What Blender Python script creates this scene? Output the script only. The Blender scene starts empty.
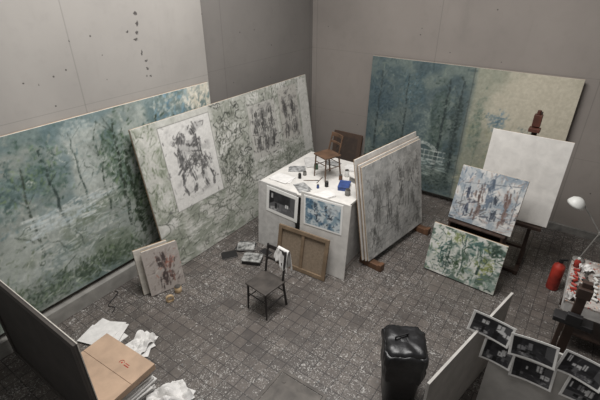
import bpy, bmesh, math, random
import numpy as np
from mathutils import Vector, Matrix, Euler
from mathutils import noise as mn
random.seed(7)
scene=bpy.context.scene
COL=scene.collection
try:
    scene.view_settings.view_transform='Standard'
except Exception: pass

# ---------------- colour / material helpers
def lin(c):
    o=[]
    for x in c[:3]:
        x=x/255.0
        o.append(x/12.92 if x<=0.04045 else ((x+0.055)/1.055)**2.4)
    return (o[0],o[1],o[2],1.0)

class NT:
    def __init__(s,name):
        s.m=bpy.data.materials.new(name); s.m.use_nodes=True
        s.t=s.m.node_tree; s.N=s.t.nodes; s.L=s.t.links
        s.b=s.N['Principled BSDF']
    def n(s,t,**k):
        x=s.N.new(t)
        for a,b in k.items(): setattr(x,a,b)
        return x
    def set(s,sock,v):
        if isinstance(v,bpy.types.NodeSocket): s.L.new(v,sock)
        else: sock.default_value=v
    def math(s,op,a,b=0.0,clamp=False):
        x=s.n('ShaderNodeMath',operation=op,use_clamp=clamp)
        s.set(x.inputs[0],a); s.set(x.inputs[1],b); return x.outputs[0]
    def vm(s,op,a,b=(0,0,0)):
        x=s.n('ShaderNodeVectorMath',operation=op)
        s.set(x.inputs[0],a); s.set(x.inputs[1],b)
        return x.outputs['Value'] if op in('LENGTH','DISTANCE') else x.outputs['Vector']
    def noise(s,vec,scale,detail=4,dist=0.0,rough=.55,out='Fac'):
        x=s.n('ShaderNodeTexNoise'); s.set(x.inputs['Vector'],vec)
        x.inputs['Scale'].default_value=scale; x.inputs['Detail'].default_value=detail
        x.inputs['Distortion'].default_value=dist; x.inputs['Roughness'].default_value=rough
        return x.outputs[out]
    def vor(s,vec,scale,out='Distance',feature='F1'):
        x=s.n('ShaderNodeTexVoronoi',feature=feature); s.set(x.inputs['Vector'],vec)
        x.inputs['Scale'].default_value=scale
        return x.outputs[out]
    def ramp(s,f,stops,interp='LINEAR'):
        x=s.n('ShaderNodeValToRGB'); s.set(x.inputs[0],f); cr=x.color_ramp; cr.interpolation=interp
        while len(cr.elements)<len(stops): cr.elements.new(.5)
        for e,(p,c) in zip(cr.elements,stops): e.position=p; e.color=lin(c)
        return x.outputs[0]
    def mr(s,f,a,b,c=0.0,d=1.0,smooth=True):
        x=s.n('ShaderNodeMapRange')
        if smooth: x.interpolation_type='SMOOTHSTEP'
        s.set(x.inputs[0],f)
        for i,v in zip((1,2,3,4),(a,b,c,d)): x.inputs[i].default_value=v
        return x.outputs[0]
    def mix(s,f,a,b,mode='MIX'):
        x=s.n('ShaderNodeMix',data_type='RGBA',blend_type=mode)
        s.set(x.inputs[0],f); s.set(x.inputs[6],a); s.set(x.inputs[7],b); return x.outputs[2]
    def done(s,col,rough=.7,metal=0.0,bump=None,bs=.2,bd=.01):
        s.set(s.b.inputs['Base Color'],col); s.set(s.b.inputs['Roughness'],rough)
        s.b.inputs['Metallic'].default_value=metal
        if bump is not None:
            x=s.n('ShaderNodeBump'); x.inputs['Strength'].default_value=bs; x.inputs['Distance'].default_value=bd
            s.L.new(bump,x.inputs['Height']); s.L.new(x.outputs[0],s.b.inputs['Normal'])
        return s.m

def simple(name,c,rough=.6,metal=0.0,var=.25,scale=6,stretch=(1,1,1),bump=.1):
    t=NT(name); tc=t.n('ShaderNodeTexCoord').outputs['Object']
    v=t.vm('MULTIPLY',tc,stretch); f=t.noise(v,scale,5,.4)
    d=tuple(max(0,x*(1-var)) for x in c); l=tuple(min(255,x*(1+var*.6)) for x in c)
    col=t.ramp(f,[(.3,d),(.7,l)])
    return t.done(col,rough,metal,f,bump,.005)

M={}
M['white']=simple('white_board_mat',(206,203,198),.7,var=.07)
M['paper']=simple('paper_mat',(216,214,211),.8,var=.06,scale=14)
M['paper2']=simple('greyish_paper_mat',(190,188,185),.8,var=.1,scale=10)
M['partition']=simple('grey_partition_mat',(176,173,168),.8,var=.08,scale=5)
M['canvas_edge']=simple('canvas_edge_mat',(190,185,176),.85,var=.1,scale=12)
M['raw']=simple('raw_canvas_mat',(132,117,100),.9,var=.1,scale=30)
M['wood']=simple('pale_wood_mat',(158,130,98),.65,var=.2,scale=8,stretch=(1,1,9))
M['brownwood']=simple('brown_wood_mat',(90,64,46),.5,var=.3,scale=9,stretch=(1,1,.2))
M['darkwood']=simple('dark_wood_mat',(60,46,39),.5,var=.3,scale=9,stretch=(1,1,.2))
M['blackwood']=simple('black_painted_wood_mat',(44,41,40),.45,var=.3)
M['seatwood']=simple('lighter_seat_mat',(70,65,61),.45,var=.3)  # seat tone slightly lighter than the black frame, so it stays visible
M['cardboard']=simple('cardboard_mat',(174,149,127),.85,var=.09,scale=5)
M['blackplastic']=simple('black_plastic_mat',(22,22,23),.4,var=.3,scale=10,bump=.2)
M['bag']=simple('plastic_bag_mat',(21,21,23),.38,var=.4,scale=22,bump=.5)
M['metal']=simple('grey_metal_mat',(120,118,114),.4,.8)
M['red']=simple('red_plastic_mat',(160,52,40),.5)
M['orange']=simple('orange_plastic_mat',(176,92,60),.5)
M['blue']=simple('blue_card_mat',(52,74,128),.6)
M['lampwhite']=simple('lamp_enamel_mat',(204,204,200),.45,var=.03)
M['black']=simple('black_mat',(30,29,30),.5)
M['darkback']=simple('dark_canvas_back_mat',(60,56,53),.9,var=.12,scale=4)
M['tape']=simple('tape_mat',(190,165,130),.6)
M['green']=simple('green_plastic_mat',(70,100,80),.5)
M['grey']=simple('grey_card_mat',(120,118,114),.7)
M['skirt']=simple('skirting_mat',(140,138,133),.7,var=.12)
def splat_mat():
    t=NT('paint_spattered_top_mat'); P=t.n('ShaderNodeTexCoord').outputs['Object']
    col=t.ramp(t.noise(P,5,6,.6),[(.3,(120,110,104)),(.6,(178,172,166))])
    for sc,c,s0 in ((14,(150,60,48),0),(20,(60,66,80),4),(17,(206,202,196),8),(24,(176,120,80),12)):
        V=t.vm('ADD',P,(s0,s0,0)); d=t.vor(t.vm('ADD',V,t.vm('MULTIPLY',t.noise(V,20,2,0,.5,'Color'),(.06,.06,0))),sc)
        col=t.mix(t.mr(d,.18,.26,.85,0),col,lin(c))
    return t.done(col,.6)
M['splat']=splat_mat()

# ---------------- painted surfaces: brush strokes computed as a colour attribute
def paint_material(name,rough=.7):
    t=NT(name); a=t.n('ShaderNodeAttribute'); a.attribute_name='paint'
    P=t.n('ShaderNodeTexCoord').outputs['Object']
    g=t.noise(P,70,3,0,.65)
    g3=t.mr(g,.3,.7,.92,1.06,False)
    cc=t.n('ShaderNodeCombineColor')
    for i in range(3): t.L.new(g3,cc.inputs[i])
    col=t.mix(1.0,a.outputs['Color'],cc.outputs[0],'MULTIPLY')
    return t.done(col,rough,0,g,.12,.003)
PM_MATTE=paint_material('painted_canvas_mat'); PM_GLOSS=paint_material('photo_print_mat',.65)

class Paint:
    def __init__(s,w,h,res,base,seed):
        s.w,s.h=w,h; s.nx=int(round(w/res))+1; s.ny=int(round(h/res))+1
        s.R=np.random.RandomState(seed); s.r=w/(s.nx-1)
        s.a=np.zeros((s.ny,s.nx,3))+np.array(base,float)
        s.X,s.Y=np.meshgrid(np.linspace(0,w,s.nx),np.linspace(0,h,s.ny))
        s.dry=s.noise(.03,2)
    def noise(s,cell,octv=3,ax=1.0):
        out=np.zeros((s.ny,s.nx)); amp=1;tot=0
        for o in range(octv):
            c=cell/2**o; gx=int(s.w/(c*ax))+3; gy=int(s.h/c)+3
            g=s.R.rand(gy,gx); x=np.linspace(0,gx-1.001,s.nx); y=np.linspace(0,gy-1.001,s.ny)
            xi=x.astype(int); yi=y.astype(int); fx=x-xi; fy=y-yi
            fx=fx*fx*(3-2*fx); fy=(fy*fy*(3-2*fy))[:,None]
            q=(g[yi][:,xi]*(1-fx)+g[yi][:,xi+1]*fx)*(1-fy)+(g[yi+1][:,xi]*(1-fx)+g[yi+1][:,xi+1]*fx)*fy
            out+=amp*q; tot+=amp; amp*=.55
        return out/tot
    def blend(s,mask,c):
        s.a=s.a*(1-mask[...,None])+np.array(c,float)*mask[...,None]
    def wash(s,c,cell=.4,lo=.5,hi=.7,k=.8,box=None,ax=1.0,f=.12):
        m=np.clip((s.noise(cell,4,ax)-lo)/(hi-lo),0,1)*k
        if box:
            x0,y0,x1,y1=box
            m=m*np.clip((s.X-x0)/f+.5,0,1)*np.clip((x1-s.X)/f+.5,0,1)*np.clip((s.Y-y0)/f+.5,0,1)*np.clip((y1-s.Y)/f+.5,0,1)
        s.blend(m,c)
    def hgrad(s,c,x0,x1,k,rag=.15):
        m=np.clip((s.X+(s.noise(.3,3)-.5)*rag*4-x0)/(x1-x0),0,1)*k; s.blend(m,c)
    def glow(s,c,cx,cy,rx,ry,k,rag=.5):
        d=np.hypot((s.X-cx)/rx,(s.Y-cy)/ry)+(s.noise(.16,4)-.5)*rag*2
        m=np.clip((1.1-d)/.35,0,1)*np.clip((s.dry-.2)*2.4,.25,1)
        s.blend(m*k,c)
    def speck(s,amt=14,cell=.03):
        n=(s.noise(cell,2)-.5)*2*amt; s.a=s.a+n[...,None]
    def rect(s,x0,y0,x1,y1,c,k=1,soft=.006):
        m=np.clip((s.X-x0)/soft,0,1)*np.clip((x1-s.X)/soft,0,1)*np.clip((s.Y-y0)/soft,0,1)*np.clip((y1-s.Y)/soft,0,1)
        s.blend(m*k,c)
    def poly(s,pts,c,k=1):
        m=np.ones_like(s.X); n=len(pts)
        for i in range(n):
            x0,y0=pts[i];x1,y1=pts[(i+1)%n]
            m*=(((x1-x0)*(s.Y-y0)-(y1-y0)*(s.X-x0))>0)
        s.blend(m*k,c)
    def seg(s,x0,y0,x1,y1,w,c,k,dry=.0):
        p=w+s.r*1.5
        i0=max(0,int((min(x0,x1)-p)/s.r)); i1=min(s.nx,int((max(x0,x1)+p)/s.r)+2)
        j0=max(0,int((min(y0,y1)-p)/s.r)); j1=min(s.ny,int((max(y0,y1)+p)/s.r)+2)
        if i0>=i1 or j0>=j1: return
        X=s.X[j0:j1,i0:i1];Y=s.Y[j0:j1,i0:i1]
        dx,dy=x1-x0,y1-y0; L=dx*dx+dy*dy+1e-9
        t=np.clip(((X-x0)*dx+(Y-y0)*dy)/L,0,1)
        d=np.hypot(X-x0-t*dx,Y-y0-t*dy)
        m=np.clip((w-d)/(s.r*.9)+.5,0,1)*k
        if dry: m=m*np.clip((s.dry[j0:j1,i0:i1]-dry*.5)*3.2,0,1)
        s.a[j0:j1,i0:i1]=s.a[j0:j1,i0:i1]*(1-m[...,None])+np.array(c,float)*m[...,None]
    def line(s,pts,w,c,k=.9,dry=.0):
        for (a,b) in zip(pts,pts[1:]): s.seg(a[0],a[1],b[0],b[1],w,c,k,dry)
    def pick(s,cols,j=9):
        return np.array(cols[s.R.randint(len(cols))],float)+s.R.uniform(-j,j)
    def dabs(s,n,box,L,w,ang,cols,k=.75,jit=.5,dry=.6):
        x0,y0,x1,y1=box
        for _ in range(n):
            x=s.R.uniform(x0,x1);y=s.R.uniform(y0,y1); a=ang+s.R.normal()*jit; l=L*s.R.uniform(.4,1.3)
            s.seg(x,y,x+l*math.cos(a),y+l*math.sin(a),w*s.R.uniform(.5,1.3),s.pick(cols),k*s.R.uniform(.6,1),dry)
    def blobdabs(s,n,cx,cy,rx,ry,L,w,ang,cols,k=.75,jit=.6,dry=.6):
        for _ in range(n):
            x=cx+rx*s.R.normal()*.5;y=cy+ry*s.R.normal()*.5; a=ang+s.R.normal()*jit; l=L*s.R.uniform(.4,1.3)
            s.seg(x,y,x+l*math.cos(a),y+l*math.sin(a),w*s.R.uniform(.5,1.3),s.pick(cols),k*s.R.uniform(.6,1),dry)
    def scrib(s,n,box,step,w,cols,k=.8,npt=10,turn=.7,dry=.3):
        x0,y0,x1,y1=box
        for _ in range(n):
            x=s.R.uniform(x0,x1);y=s.R.uniform(y0,y1);a=s.R.uniform(0,6.28); da=s.R.normal()*turn; c=s.pick(cols)
            ww=w*s.R.uniform(.5,1.4)
            for i in range(npt):
                da=da*.7+s.R.normal()*turn*.5; a+=da
                X=x+step*math.cos(a);Y=y+step*math.sin(a)
                if not(x0<X<x1 and y0<Y<y1): a+=math.pi*.6; continue
                s.seg(x,y,X,Y,ww,c,k,dry); x,y=X,Y
    def trunk(s,x,y0,y1,w,c,lean=0,k=.85):
        n=10; p=[]
        for i in range(n+1):
            t=i/n; p.append((x+lean*t+s.R.normal()*.012,y0+(y1-y0)*t))
        for i in range(n): s.seg(*p[i],*p[i+1],w*(1-.5*i/n),np.array(c)+s.R.uniform(-8,8),k,.5)
        for _ in range(6):
            i=s.R.randint(4,n); a=math.pi/2+s.R.choice([-1,1])*s.R.uniform(.4,.9); l=s.R.uniform(.12,.3)
            s.seg(p[i][0],p[i][1],p[i][0]+l*math.cos(a),p[i][1]+l*math.sin(a),w*.3,c,k*.7,.6)
    def mass(s,x,y,h,cols,n=50,w=.009,k=.7,spread=1.0):
        """loose brushed standing shape, no outline"""
        R=s.R; f=h*spread
        ax=R.normal()*.12
        for _ in range(n):
            t=R.rand(); r=(.05+.13*math.sin(math.pi*min(1,max(0,(t-.15)/.8)))) if t<.85 else .055
            X=x+ax*h*(t-.5)+f*r*R.uniform(-1,1); Y=y+h*t; a=math.pi/2+R.normal()*.7; l=h*R.uniform(.04,.13)
            s.seg(X,Y,X+l*math.cos(a),Y+l*math.sin(a),w*R.uniform(.5,1.4),s.pick(cols),k*R.uniform(.5,1),.6)
    def mesh(s,name,y,parent,mat,inset=0.002,bow=0.0,th=0.0):
        u=np.linspace(0,1,s.nx); v=np.linspace(0,1,s.ny); U,V=np.meshgrid(u,v)
        co=np.empty((s.ny,s.nx,3)); co[...,0]=-s.w/2+inset+(s.w-2*inset)*U
        co[...,1]=y-bow*(1-V)**1.5*(.4+1.2*np.abs(U-.5+.2*math.sin(s.w*90))**1.0)-bow*.5*np.abs(U-.5)**2*4; co[...,2]=inset+(s.h-2*inset)*V
        idx=np.arange(s.nx*s.ny).reshape(s.ny,s.nx)
        F=np.stack([idx[:-1,:-1],idx[:-1,1:],idx[1:,1:],idx[1:,:-1]],-1).reshape(-1,4)
        me=bpy.data.meshes.new(name); n=s.nx*s.ny; nf=len(F)
        me.vertices.add(n); me.vertices.foreach_set('co',co.reshape(-1))
        me.loops.add(nf*4); me.loops.foreach_set('vertex_index',F.reshape(-1).astype(np.int32))
        me.polygons.add(nf); me.polygons.foreach_set('loop_start',np.arange(0,nf*4,4,dtype=np.int32))
        me.polygons.foreach_set('loop_total',np.full(nf,4,dtype=np.int32))
        me.update(calc_edges=True); me.validate()
        c=np.clip(s.a/255,0,1); l=np.where(c<=.04045,c/12.92,((c+.055)/1.055)**2.4)
        rgba=np.ones((n,4)); rgba[:,:3]=l.reshape(-1,3)
        at=me.color_attributes.new('paint','FLOAT_COLOR','POINT'); at.data.foreach_set('color',rgba.reshape(-1))
        me.materials.append(mat)
        ob=bpy.data.objects.new(name,me); COL.objects.link(ob)
        if bow: 
            for q in me.polygons: q.use_smooth=True
        if parent is not None: ob.parent=parent
        if th>0:
            m=ob.modifiers.new('solid','SOLIDIFY'); m.thickness=th; m.offset=0
        return ob

# ---------------- mesh builder
class MB:
    def __init__(s): s.bm=bmesh.new()
    def box(s,c,sz,rot=(0,0,0)):
        r=bmesh.ops.create_cube(s.bm,size=1)['verts']
        m=Matrix.Translation(Vector(c))@Euler(rot).to_matrix().to_4x4()
        for v in r: v.co=m@Vector((v.co.x*sz[0],v.co.y*sz[1],v.co.z*sz[2]))
        return s
    def beam(s,a,b,w,d):
        a=Vector(a);b=Vector(b);dr=b-a
        q=dr.to_track_quat('Z','Y').to_matrix().to_4x4()
        r=bmesh.ops.create_cube(s.bm,size=1)['verts']
        m=Matrix.Translation((a+b)/2)@q
        for v in r: v.co=m@Vector((v.co.x*w,v.co.y*d,v.co.z*dr.length))
        return s
    def cyl(s,a,b,r1,r2=None,seg=16,cap=True):
        a=Vector(a);b=Vector(b);dr=b-a; r2=r1 if r2 is None else r2
        r=bmesh.ops.create_cone(s.bm,cap_ends=cap,segments=seg,radius1=r1,radius2=r2,depth=dr.length)['verts']
        m=Matrix.Translation((a+b)/2)@dr.to_track_quat('Z','Y').to_matrix().to_4x4()
        for v in r: v.co=m@v.co
        return s
    def lathe(s,prof,seg=28,c=(0,0,0)):
        rings=[]
        for r,z in prof:
            rings.append([s.bm.verts.new((c[0]+r*math.cos(2*math.pi*i/seg),c[1]+r*math.sin(2*math.pi*i/seg),c[2]+z)) for i in range(seg)])
        for a,b in zip(rings,rings[1:]):
            for i in range(seg): s.bm.faces.new((a[i],a[(i+1)%seg],b[(i+1)%seg],b[i]))
        return s
    def obj(s,name,mats,parent=None,bevel=0.0,smooth=False,loc=(0,0,0),rot=(0,0,0),seg=2):
        me=bpy.data.meshes.new(name); s.bm.normal_update(); s.bm.to_mesh(me); s.bm.free()
        if not isinstance(mats,(list,tuple)): mats=[mats]
        for m in mats: me.materials.append(m)
        ob=bpy.data.objects.new(name,me); COL.objects.link(ob)
        ob.location=loc; ob.rotation_euler=rot
        if smooth:
            for p in me.polygons: p.use_smooth=True
        if bevel>0:
            b=ob.modifiers.new('bevel','BEVEL'); b.width=bevel; b.segments=seg; b.limit_method='ANGLE'
        if parent is not None: ob.parent=parent
        return ob

def tag(o,label,cat,group=None):
    o['label']=label; o['category']=cat
    if group: o['group']=group
    return o
def empty(name,loc,rot=(0,0,0),label='',cat='',group=None):
    e=bpy.data.objects.new(name,None); e.empty_display_size=.1; COL.objects.link(e)
    e.location=loc; e.rotation_euler=rot; tag(e,label,cat,group); return e
def struct(o): o['kind']='structure'; return o

def canvas(name,w,h,base,yaw,lean,paint,label,cat='painting',th=.035,back=None,group=None,edge=None,cross=True):
    """base = centre of bottom edge (front face plane); local X width, Z up, front -Y. paint: Paint or material"""
    e=empty(name,base,(math.radians(-lean),0,math.radians(yaw)),label,cat,group)
    ed=edge or M['canvas_edge']
    MB().box((0,th*.3+.002,h/2),(w,th*.6,h)).obj('canvas_body',ed if isinstance(paint,Paint) else paint,e,bevel=.004)
    if isinstance(paint,Paint): paint.mesh('painted_surface',-.0015,e,PM_MATTE)
    bw=min(.06,w*.09)
    s=MB(); y=th*.8+.003; d=th*.4
    s.box((-w/2+bw/2,y,h/2),(bw,d,h)); s.box((w/2-bw/2,y,h/2),(bw,d,h))
    s.box((0,y,bw/2),(w-2*bw,d,bw)); s.box((0,y,h-bw/2),(w-2*bw,d,bw))
    if cross: s.box((0,y,h/2),(bw,d*.9,h-2*bw))
    s.obj('stretcher_frame',back or M['wood'],e,bevel=.002)
    return e

# ---------------- camera
cam_d=bpy.data.cameras.new('camera'); cam=bpy.data.objects.new('camera',cam_d); COL.objects.link(cam)
cam.location=(0,0,4.0); cam.rotation_euler=(math.radians(61),0,math.radians(35.1))
cam_d.sensor_width=36; cam_d.lens=24.96; cam_d.clip_start=.05
scene.camera=cam

# ---------------- structure materials
def floor_mat():
    t=NT('tile_floor_mat'); P=t.n('ShaderNodeTexCoord').outputs['Object']
    br=t.n('ShaderNodeTexBrick'); br.offset=0.0; br.squash=1.0
    t.L.new(P,br.inputs['Vector']); br.inputs['Scale'].default_value=1
    br.inputs['Brick Width'].default_value=.145; br.inputs['Row Height'].default_value=.145
    br.inputs['Mortar Size'].default_value=.0055; br.inputs['Mortar Smooth'].default_value=.15
    br.inputs['Color1'].default_value=lin((95,88,83)); br.inputs['Color2'].default_value=lin((73,68,65))
    br.inputs['Mortar'].default_value=lin((46,42,41))
    big=t.noise(P,.8,5,.5); 
    col=t.mix(t.mr(big,.35,.7,0,.45),br.outputs['Color'],lin((104,97,91)))
    gr=t.noise(P,9,6,.3,.7)
    col=t.mix(t.mr(gr,.4,.75,0,.4),col,lin((53,50,48)))
    wr=t.noise(t.vm('ADD',P,(9,4,0)),2.4,8,.8,.75)
    col=t.mix(t.mr(wr,.54,.68,0,.35),col,lin((124,117,110)))
    col=t.mix(t.math('MULTIPLY',br.outputs['Fac'],.35),col,lin((44,40,39)))
    clus=t.noise(t.vm('ADD',P,(2,6,0)),.9,3,.3,.5)
    for sc,th,c,seed,dens in ((10,.17,(202,200,196),0,.53),(24,.21,(196,193,188),3,.50),(6,.11,(172,169,164),7,.53),(20,.15,(122,130,133),11,.53),(44,.27,(198,196,191),17,.47),(70,.27,(184,182,177),29,.44)):
        V=t.vm('ADD',P,(seed,seed*1.3,0))
        wob=t.vm('MULTIPLY',t.noise(V,sc*1.6,4,0,.7,'Color'),(2.4/sc,2.4/sc,0))
        d=t.vor(t.vm('ADD',V,wob),sc)
        m=t.mr(d,th*.7,th,1,0)
        dn=t.mr(t.math('ADD',t.noise(V,2.6,5,0,.72),t.math('MULTIPLY',t.math('SUBTRACT',clus,.45),.4)),dens,dens+.1)
        col=t.mix(t.math('MULTIPLY',m,t.math('MULTIPLY',dn,.75)),col,lin(c))
    sm=t.noise(t.vm('MULTIPLY',P,(1,1.6,1)),3.6,9,1.5,.8)
    col=t.mix(t.mr(sm,.61,.69,0,.35),col,lin((158,153,147)))
    col=t.mix(t.math('MULTIPLY',br.outputs['Fac'],.3),col,lin((46,42,41)))
    return t.done(col,t.mr(gr,.3,.7,.38,.6,False),0,br.outputs['Fac'],-.15,.003)
def wall_mat(name,c,axis,marks=False):
    t=NT(name); P=t.n('ShaderNodeTexCoord').outputs['Object']
    n1=t.noise(P,.6,5,.3); n2=t.noise(P,7,5)
    d=tuple(x*.93 for x in c); l=tuple(min(255,x*1.04) for x in c)
    col=t.ramp(n1,[(.3,d),(.7,l)])
    col=t.mix(t.mr(n2,.5,.8,0,.12),col,lin(tuple(x*.72 for x in c)))
    st=t.noise(t.vm('MULTIPLY',P,(2.5,2.5,.5)),1.6,6,.4,.65)
    col=t.mix(t.mr(st,.58,.78,0,.2),col,lin(tuple(x*.74 for x in c)))
    sp=t.n('ShaderNodeSeparateXYZ'); t.L.new(P,sp.inputs[0])
    hor=sp.outputs[axis]
    for src,step,off in ((sp.outputs[2],1.25,.55),(hor,2.5,1.2)):
        fr=t.math('ABSOLUTE',t.math('SUBTRACT',t.math('FRACT',t.math('DIVIDE',t.math('ADD',src,off+20),step)),.5))
        col=t.mix(t.mr(fr,0,.005,.3,0),col,lin(tuple(x*.5 for x in c)))
    for sc,o,r in ((2.3,0,.03),(3.1,4.4,.03),(1.7,7.7,.04)):
        dd=t.vor(t.vm('ADD',P,(o,o,o)),sc); col=t.mix(t.mr(dd,r*.7,r*1.2,.8,0),col,lin((52,46,43)))
    V=t.vm('ADD',P,(3.3,1.7,5.1)); dd=t.vor(V,4.6)
    dens=t.mr(t.noise(P,1.1,2),.5,.57)
    col=t.mix(t.math('MULTIPLY',t.mr(dd,.04,.06,.8,0),dens),col,lin((50,44,42)))
    if marks:
        cb=t.n('ShaderNodeCombineXYZ'); t.L.new(hor,cb.inputs[0]); t.L.new(sp.outputs[2],cb.inputs[1])
        wob=t.vm('MULTIPLY',t.vm('SUBTRACT',t.noise(P,30,2,0,.5,'Color'),(.5,.5,.5)),(.05,.05,0))
        q=t.vm('ADD',cb.outputs[0],wob)
        for (y,z,rx,rz) in marks:
            k=t.vm('LENGTH',t.vm('MULTIPLY',t.vm('SUBTRACT',q,(y,z,0)),(1/rx,1/rz,0)))
            col=t.mix(t.mr(k,.5,1.1,.85,0),col,lin((48,43,42)))
    return t.done(col,.85,0,n2,.12,.01)

def wallbox(name,c,sz,mat):
    return struct(MB().box(c,sz).obj(name,mat))
wallbox('floor',(-1.2,3.2,-.05),(9.2,11,.1),floor_mat())
marks=[(3.46,3.52,.03,.024),(3.46,3.40,.024,.04),(3.43,3.30,.022,.024),(3.40,3.22,.04,.016),(3.46,3.05,.016,.045),(3.5,2.94,.026,.016),(3.5,2.84,.022,.022),(3.53,2.74,.016,.022),(2.55,3.3,.014,.014),(1.95,2.95,.014,.014),(2.1,2.9,.012,.012),(3.3,3.32,.014,.014),(2.9,3.1,.012,.012)]
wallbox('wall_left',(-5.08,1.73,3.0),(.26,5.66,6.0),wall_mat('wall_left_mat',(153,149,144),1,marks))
wallbox('wall_recess',(-5.16,6.2,3.0),(.2,3.28,6.0),wall_mat('wall_recess_shade_mat',(119,115,111),1))  # darker wall colour carries the shade of the recess
wallbox('wall_back',(-.9,7.75,3.0),(8.7,.2,6.0),wall_mat('wall_back_mat',(142,135,129),0))
wallbox('wall_right',(3.35,2.4,3.0),(.2,9.5,6.0),wall_mat('wall_right_mat',(100,95,91),1))  # unseen side wall, added to darken the light in the room
wallbox('baseboard_left',(-4.87,2.0,.1),(.14,4.6,.2),M['skirt'])
wallbox('baseboard_back',(-1.0,7.62,.06),(8.0,.05,.12),M['grey'])
h=MB(); cx,cy=-1.72,2.22; s=.58
for a in(-1,1):
    h.box((cx+a*s/2,cy,.004),(.035,s+.035,.008)); h.box((cx,cy+a*s/2,.004),(s-.035,.035,.008))
h.box((cx,cy,.002),(s-.05,s-.05,.004))
h.cyl((cx-.18,cy+.18,.004),(cx-.18,cy+.18,.01),.02)
struct(h.obj('trim_1',simple('hatch_mat',(90,85,80),.55,.2)))

# ---------------- big forest painting
hp=math.pi/2
p=Paint(4.2,2.2,.0125,(142,149,143),1)
p.wash((102,120,118),.7,.42,.62,.8); p.wash((168,174,168),.45,.5,.66,.8); p.wash((104,116,98),.5,.5,.68,.7,(0,0,4.2,1.1)); p.wash((96,118,122),.4,.52,.68,.65,(0,1.1,4.2,2.3))
p.dabs(400,(.6,1.1,3.6,2.2),.09,.014,.7,[(96,118,122),(118,134,128),(148,156,148),(80,98,94),(172,176,167)],.75,.9)
p.dabs(400,(.6,0,4.2,1.0),.10,.013,.3,[(76,92,72),(104,116,94),(134,146,128),(170,174,165),(70,84,72)],.75,.7)
for (x,y,rx,ry) in ((1.45,1.08,.42,.11),(1.9,.78,.4,.09),(1.2,.55,.3,.09),(2.95,.72,.3,.12),(2.05,2.0,.22,.14),(2.05,1.5,.12,.3)):
    p.glow((184,190,186),x,y,rx,ry,.6,.9)
for (x,y,rx,ry,c) in ((1.5,1.7,.26,.32,(70,92,82)),(2.5,1.45,.24,.6,(58,78,60)),(2.72,.8,.18,.38,(58,76,56)),(3.2,1.25,.16,.5,(76,92,76)),(1.1,1.55,.18,.3,(78,98,94)),(1.9,.22,.6,.15,(62,76,60)),(3.93,.9,.08,.9,(72,86,84)),(1.2,.2,.4,.15,(64,78,66))):
    p.glow(c,x,y,rx,ry,.68,.9)
    p.blobdabs(int(110+190*rx),x,y,rx*1.2,ry,.055,.012,.9,[tuple(v+20 for v in c),tuple(v-14 for v in c),tuple(v+48 for v in c),(116,136,104),tuple(v-4 for v in c)],.82,1.0,.5)
for x,y0,y1,w,c,l in ((2.45,.55,2.05,.028,(42,52,42),.05),(2.62,.35,1.7,.036,(46,58,44),-.05),(3.1,.5,1.95,.022,(52,62,52),.06),(1.62,.9,1.95,.02,(50,64,60),-.06),(3.45,.6,2.0,.022,(62,72,64),0),(3.9,.4,2.1,.034,(62,72,70),-.03),(1.25,.7,1.8,.018,(54,64,54),.05),(2.2,.9,2.0,.015,(62,74,64),.03),(1.95,1.1,2.05,.013,(66,80,74),-.02)):
    p.trunk(x,y0,y1,w,c,l,.9)
p.dabs(110,(1.1,.95,2.1,1.22),.2,.010,.04,[(196,202,200),(178,190,192),(208,210,204)],.85,.15,.4)
p.dabs(90,(1.1,.45,2.3,.9),.16,.010,.05,[(182,190,186),(194,198,192),(118,134,130)],.75,.22,.45)
p.dabs(80,(2.6,.5,3.5,.9),.14,.010,.1,[(190,196,188),(170,180,172)],.7,.35,.5)
p.dabs(130,(.8,.0,2.8,.4),.12,.011,.15,[(58,72,56),(84,98,76),(144,156,142),(184,190,180)],.75,.6,.5)
p.dabs(140,(3.15,1.5,3.75,2.2),.1,.02,.5,[(124,154,168),(100,132,148),(164,178,176),(178,180,170)],.8,.9,.5)
p.dabs(130,(3.75,1.2,4.2,2.2),.13,.024,hp,[(208,202,186),(196,192,176),(214,210,198)],.85,.4,.4)
p.dabs(30,(3.4,.9,4.2,2.1),.3,.008,-hp,[(84,98,98),(174,178,166),(122,136,132)],.7,.08,.4)
p.scrib(80,(1,0,3.9,1.9),.035,.005,[(50,62,52),(204,208,200)],.6,7,.9,.4)
p.dabs(60,(.9,.2,4.0,1.6),.2,.004,-hp,[(190,196,188),(80,94,88)],.3,.06,.3)
p.speck(14,.03)
canvas('painting',4.2,2.2,(-4.85,2.4,.28),90,1.2,p,'very large blue-green forest painting leaning on the wall')

# ---------------- large sketch painting
p=Paint(4.0,2.2,.0115,(186,185,178),2)
G1=[(126,129,118),(156,158,148),(104,108,98),(206,205,199)]
p.wash((158,160,151),.35,.45,.7,.75); p.wash((206,205,200),.3,.5,.7,.8)
p.wash((130,137,120),.5,.42,.65,.75,(0,0,.45,2.2)); p.wash((134,139,126),.25,.48,.63,.8,(0,0,4,.9)); p.wash((138,141,130),.25,.48,.63,.7,(1.38,.8,4,2.2))
p.dabs(640,(0,0,4,.85),.16,.009,.0,[(112,116,104),(146,149,139),(90,95,85),(208,207,201)],.82,.3,.4)
p.dabs(420,(1.38,.8,2.15,2.2),.07,.009,1.2,G1,.85,1.0,.4)
p.dabs(220,(0,.8,.38,2.2),.10,.010,1.3,[(116,125,104),(146,151,136),(92,99,84),(196,196,188)],.82,.7,.4)
p.dabs(240,(2.1,1.95,4,2.2),.09,.009,1.5,G1,.78,.8,.4); p.dabs(200,(2.1,.75,4,1.05),.09,.009,.5,G1,.78,.8,.4); p.dabs(80,(2.9,1,3.1,2.1),.09,.009,1.4,G1,.78,.8,.4)
p.scrib(130,(0,0,4,.95),.04,.006,[(74,77,69),(96,99,90)],.72,9,.8,.35)
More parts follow.
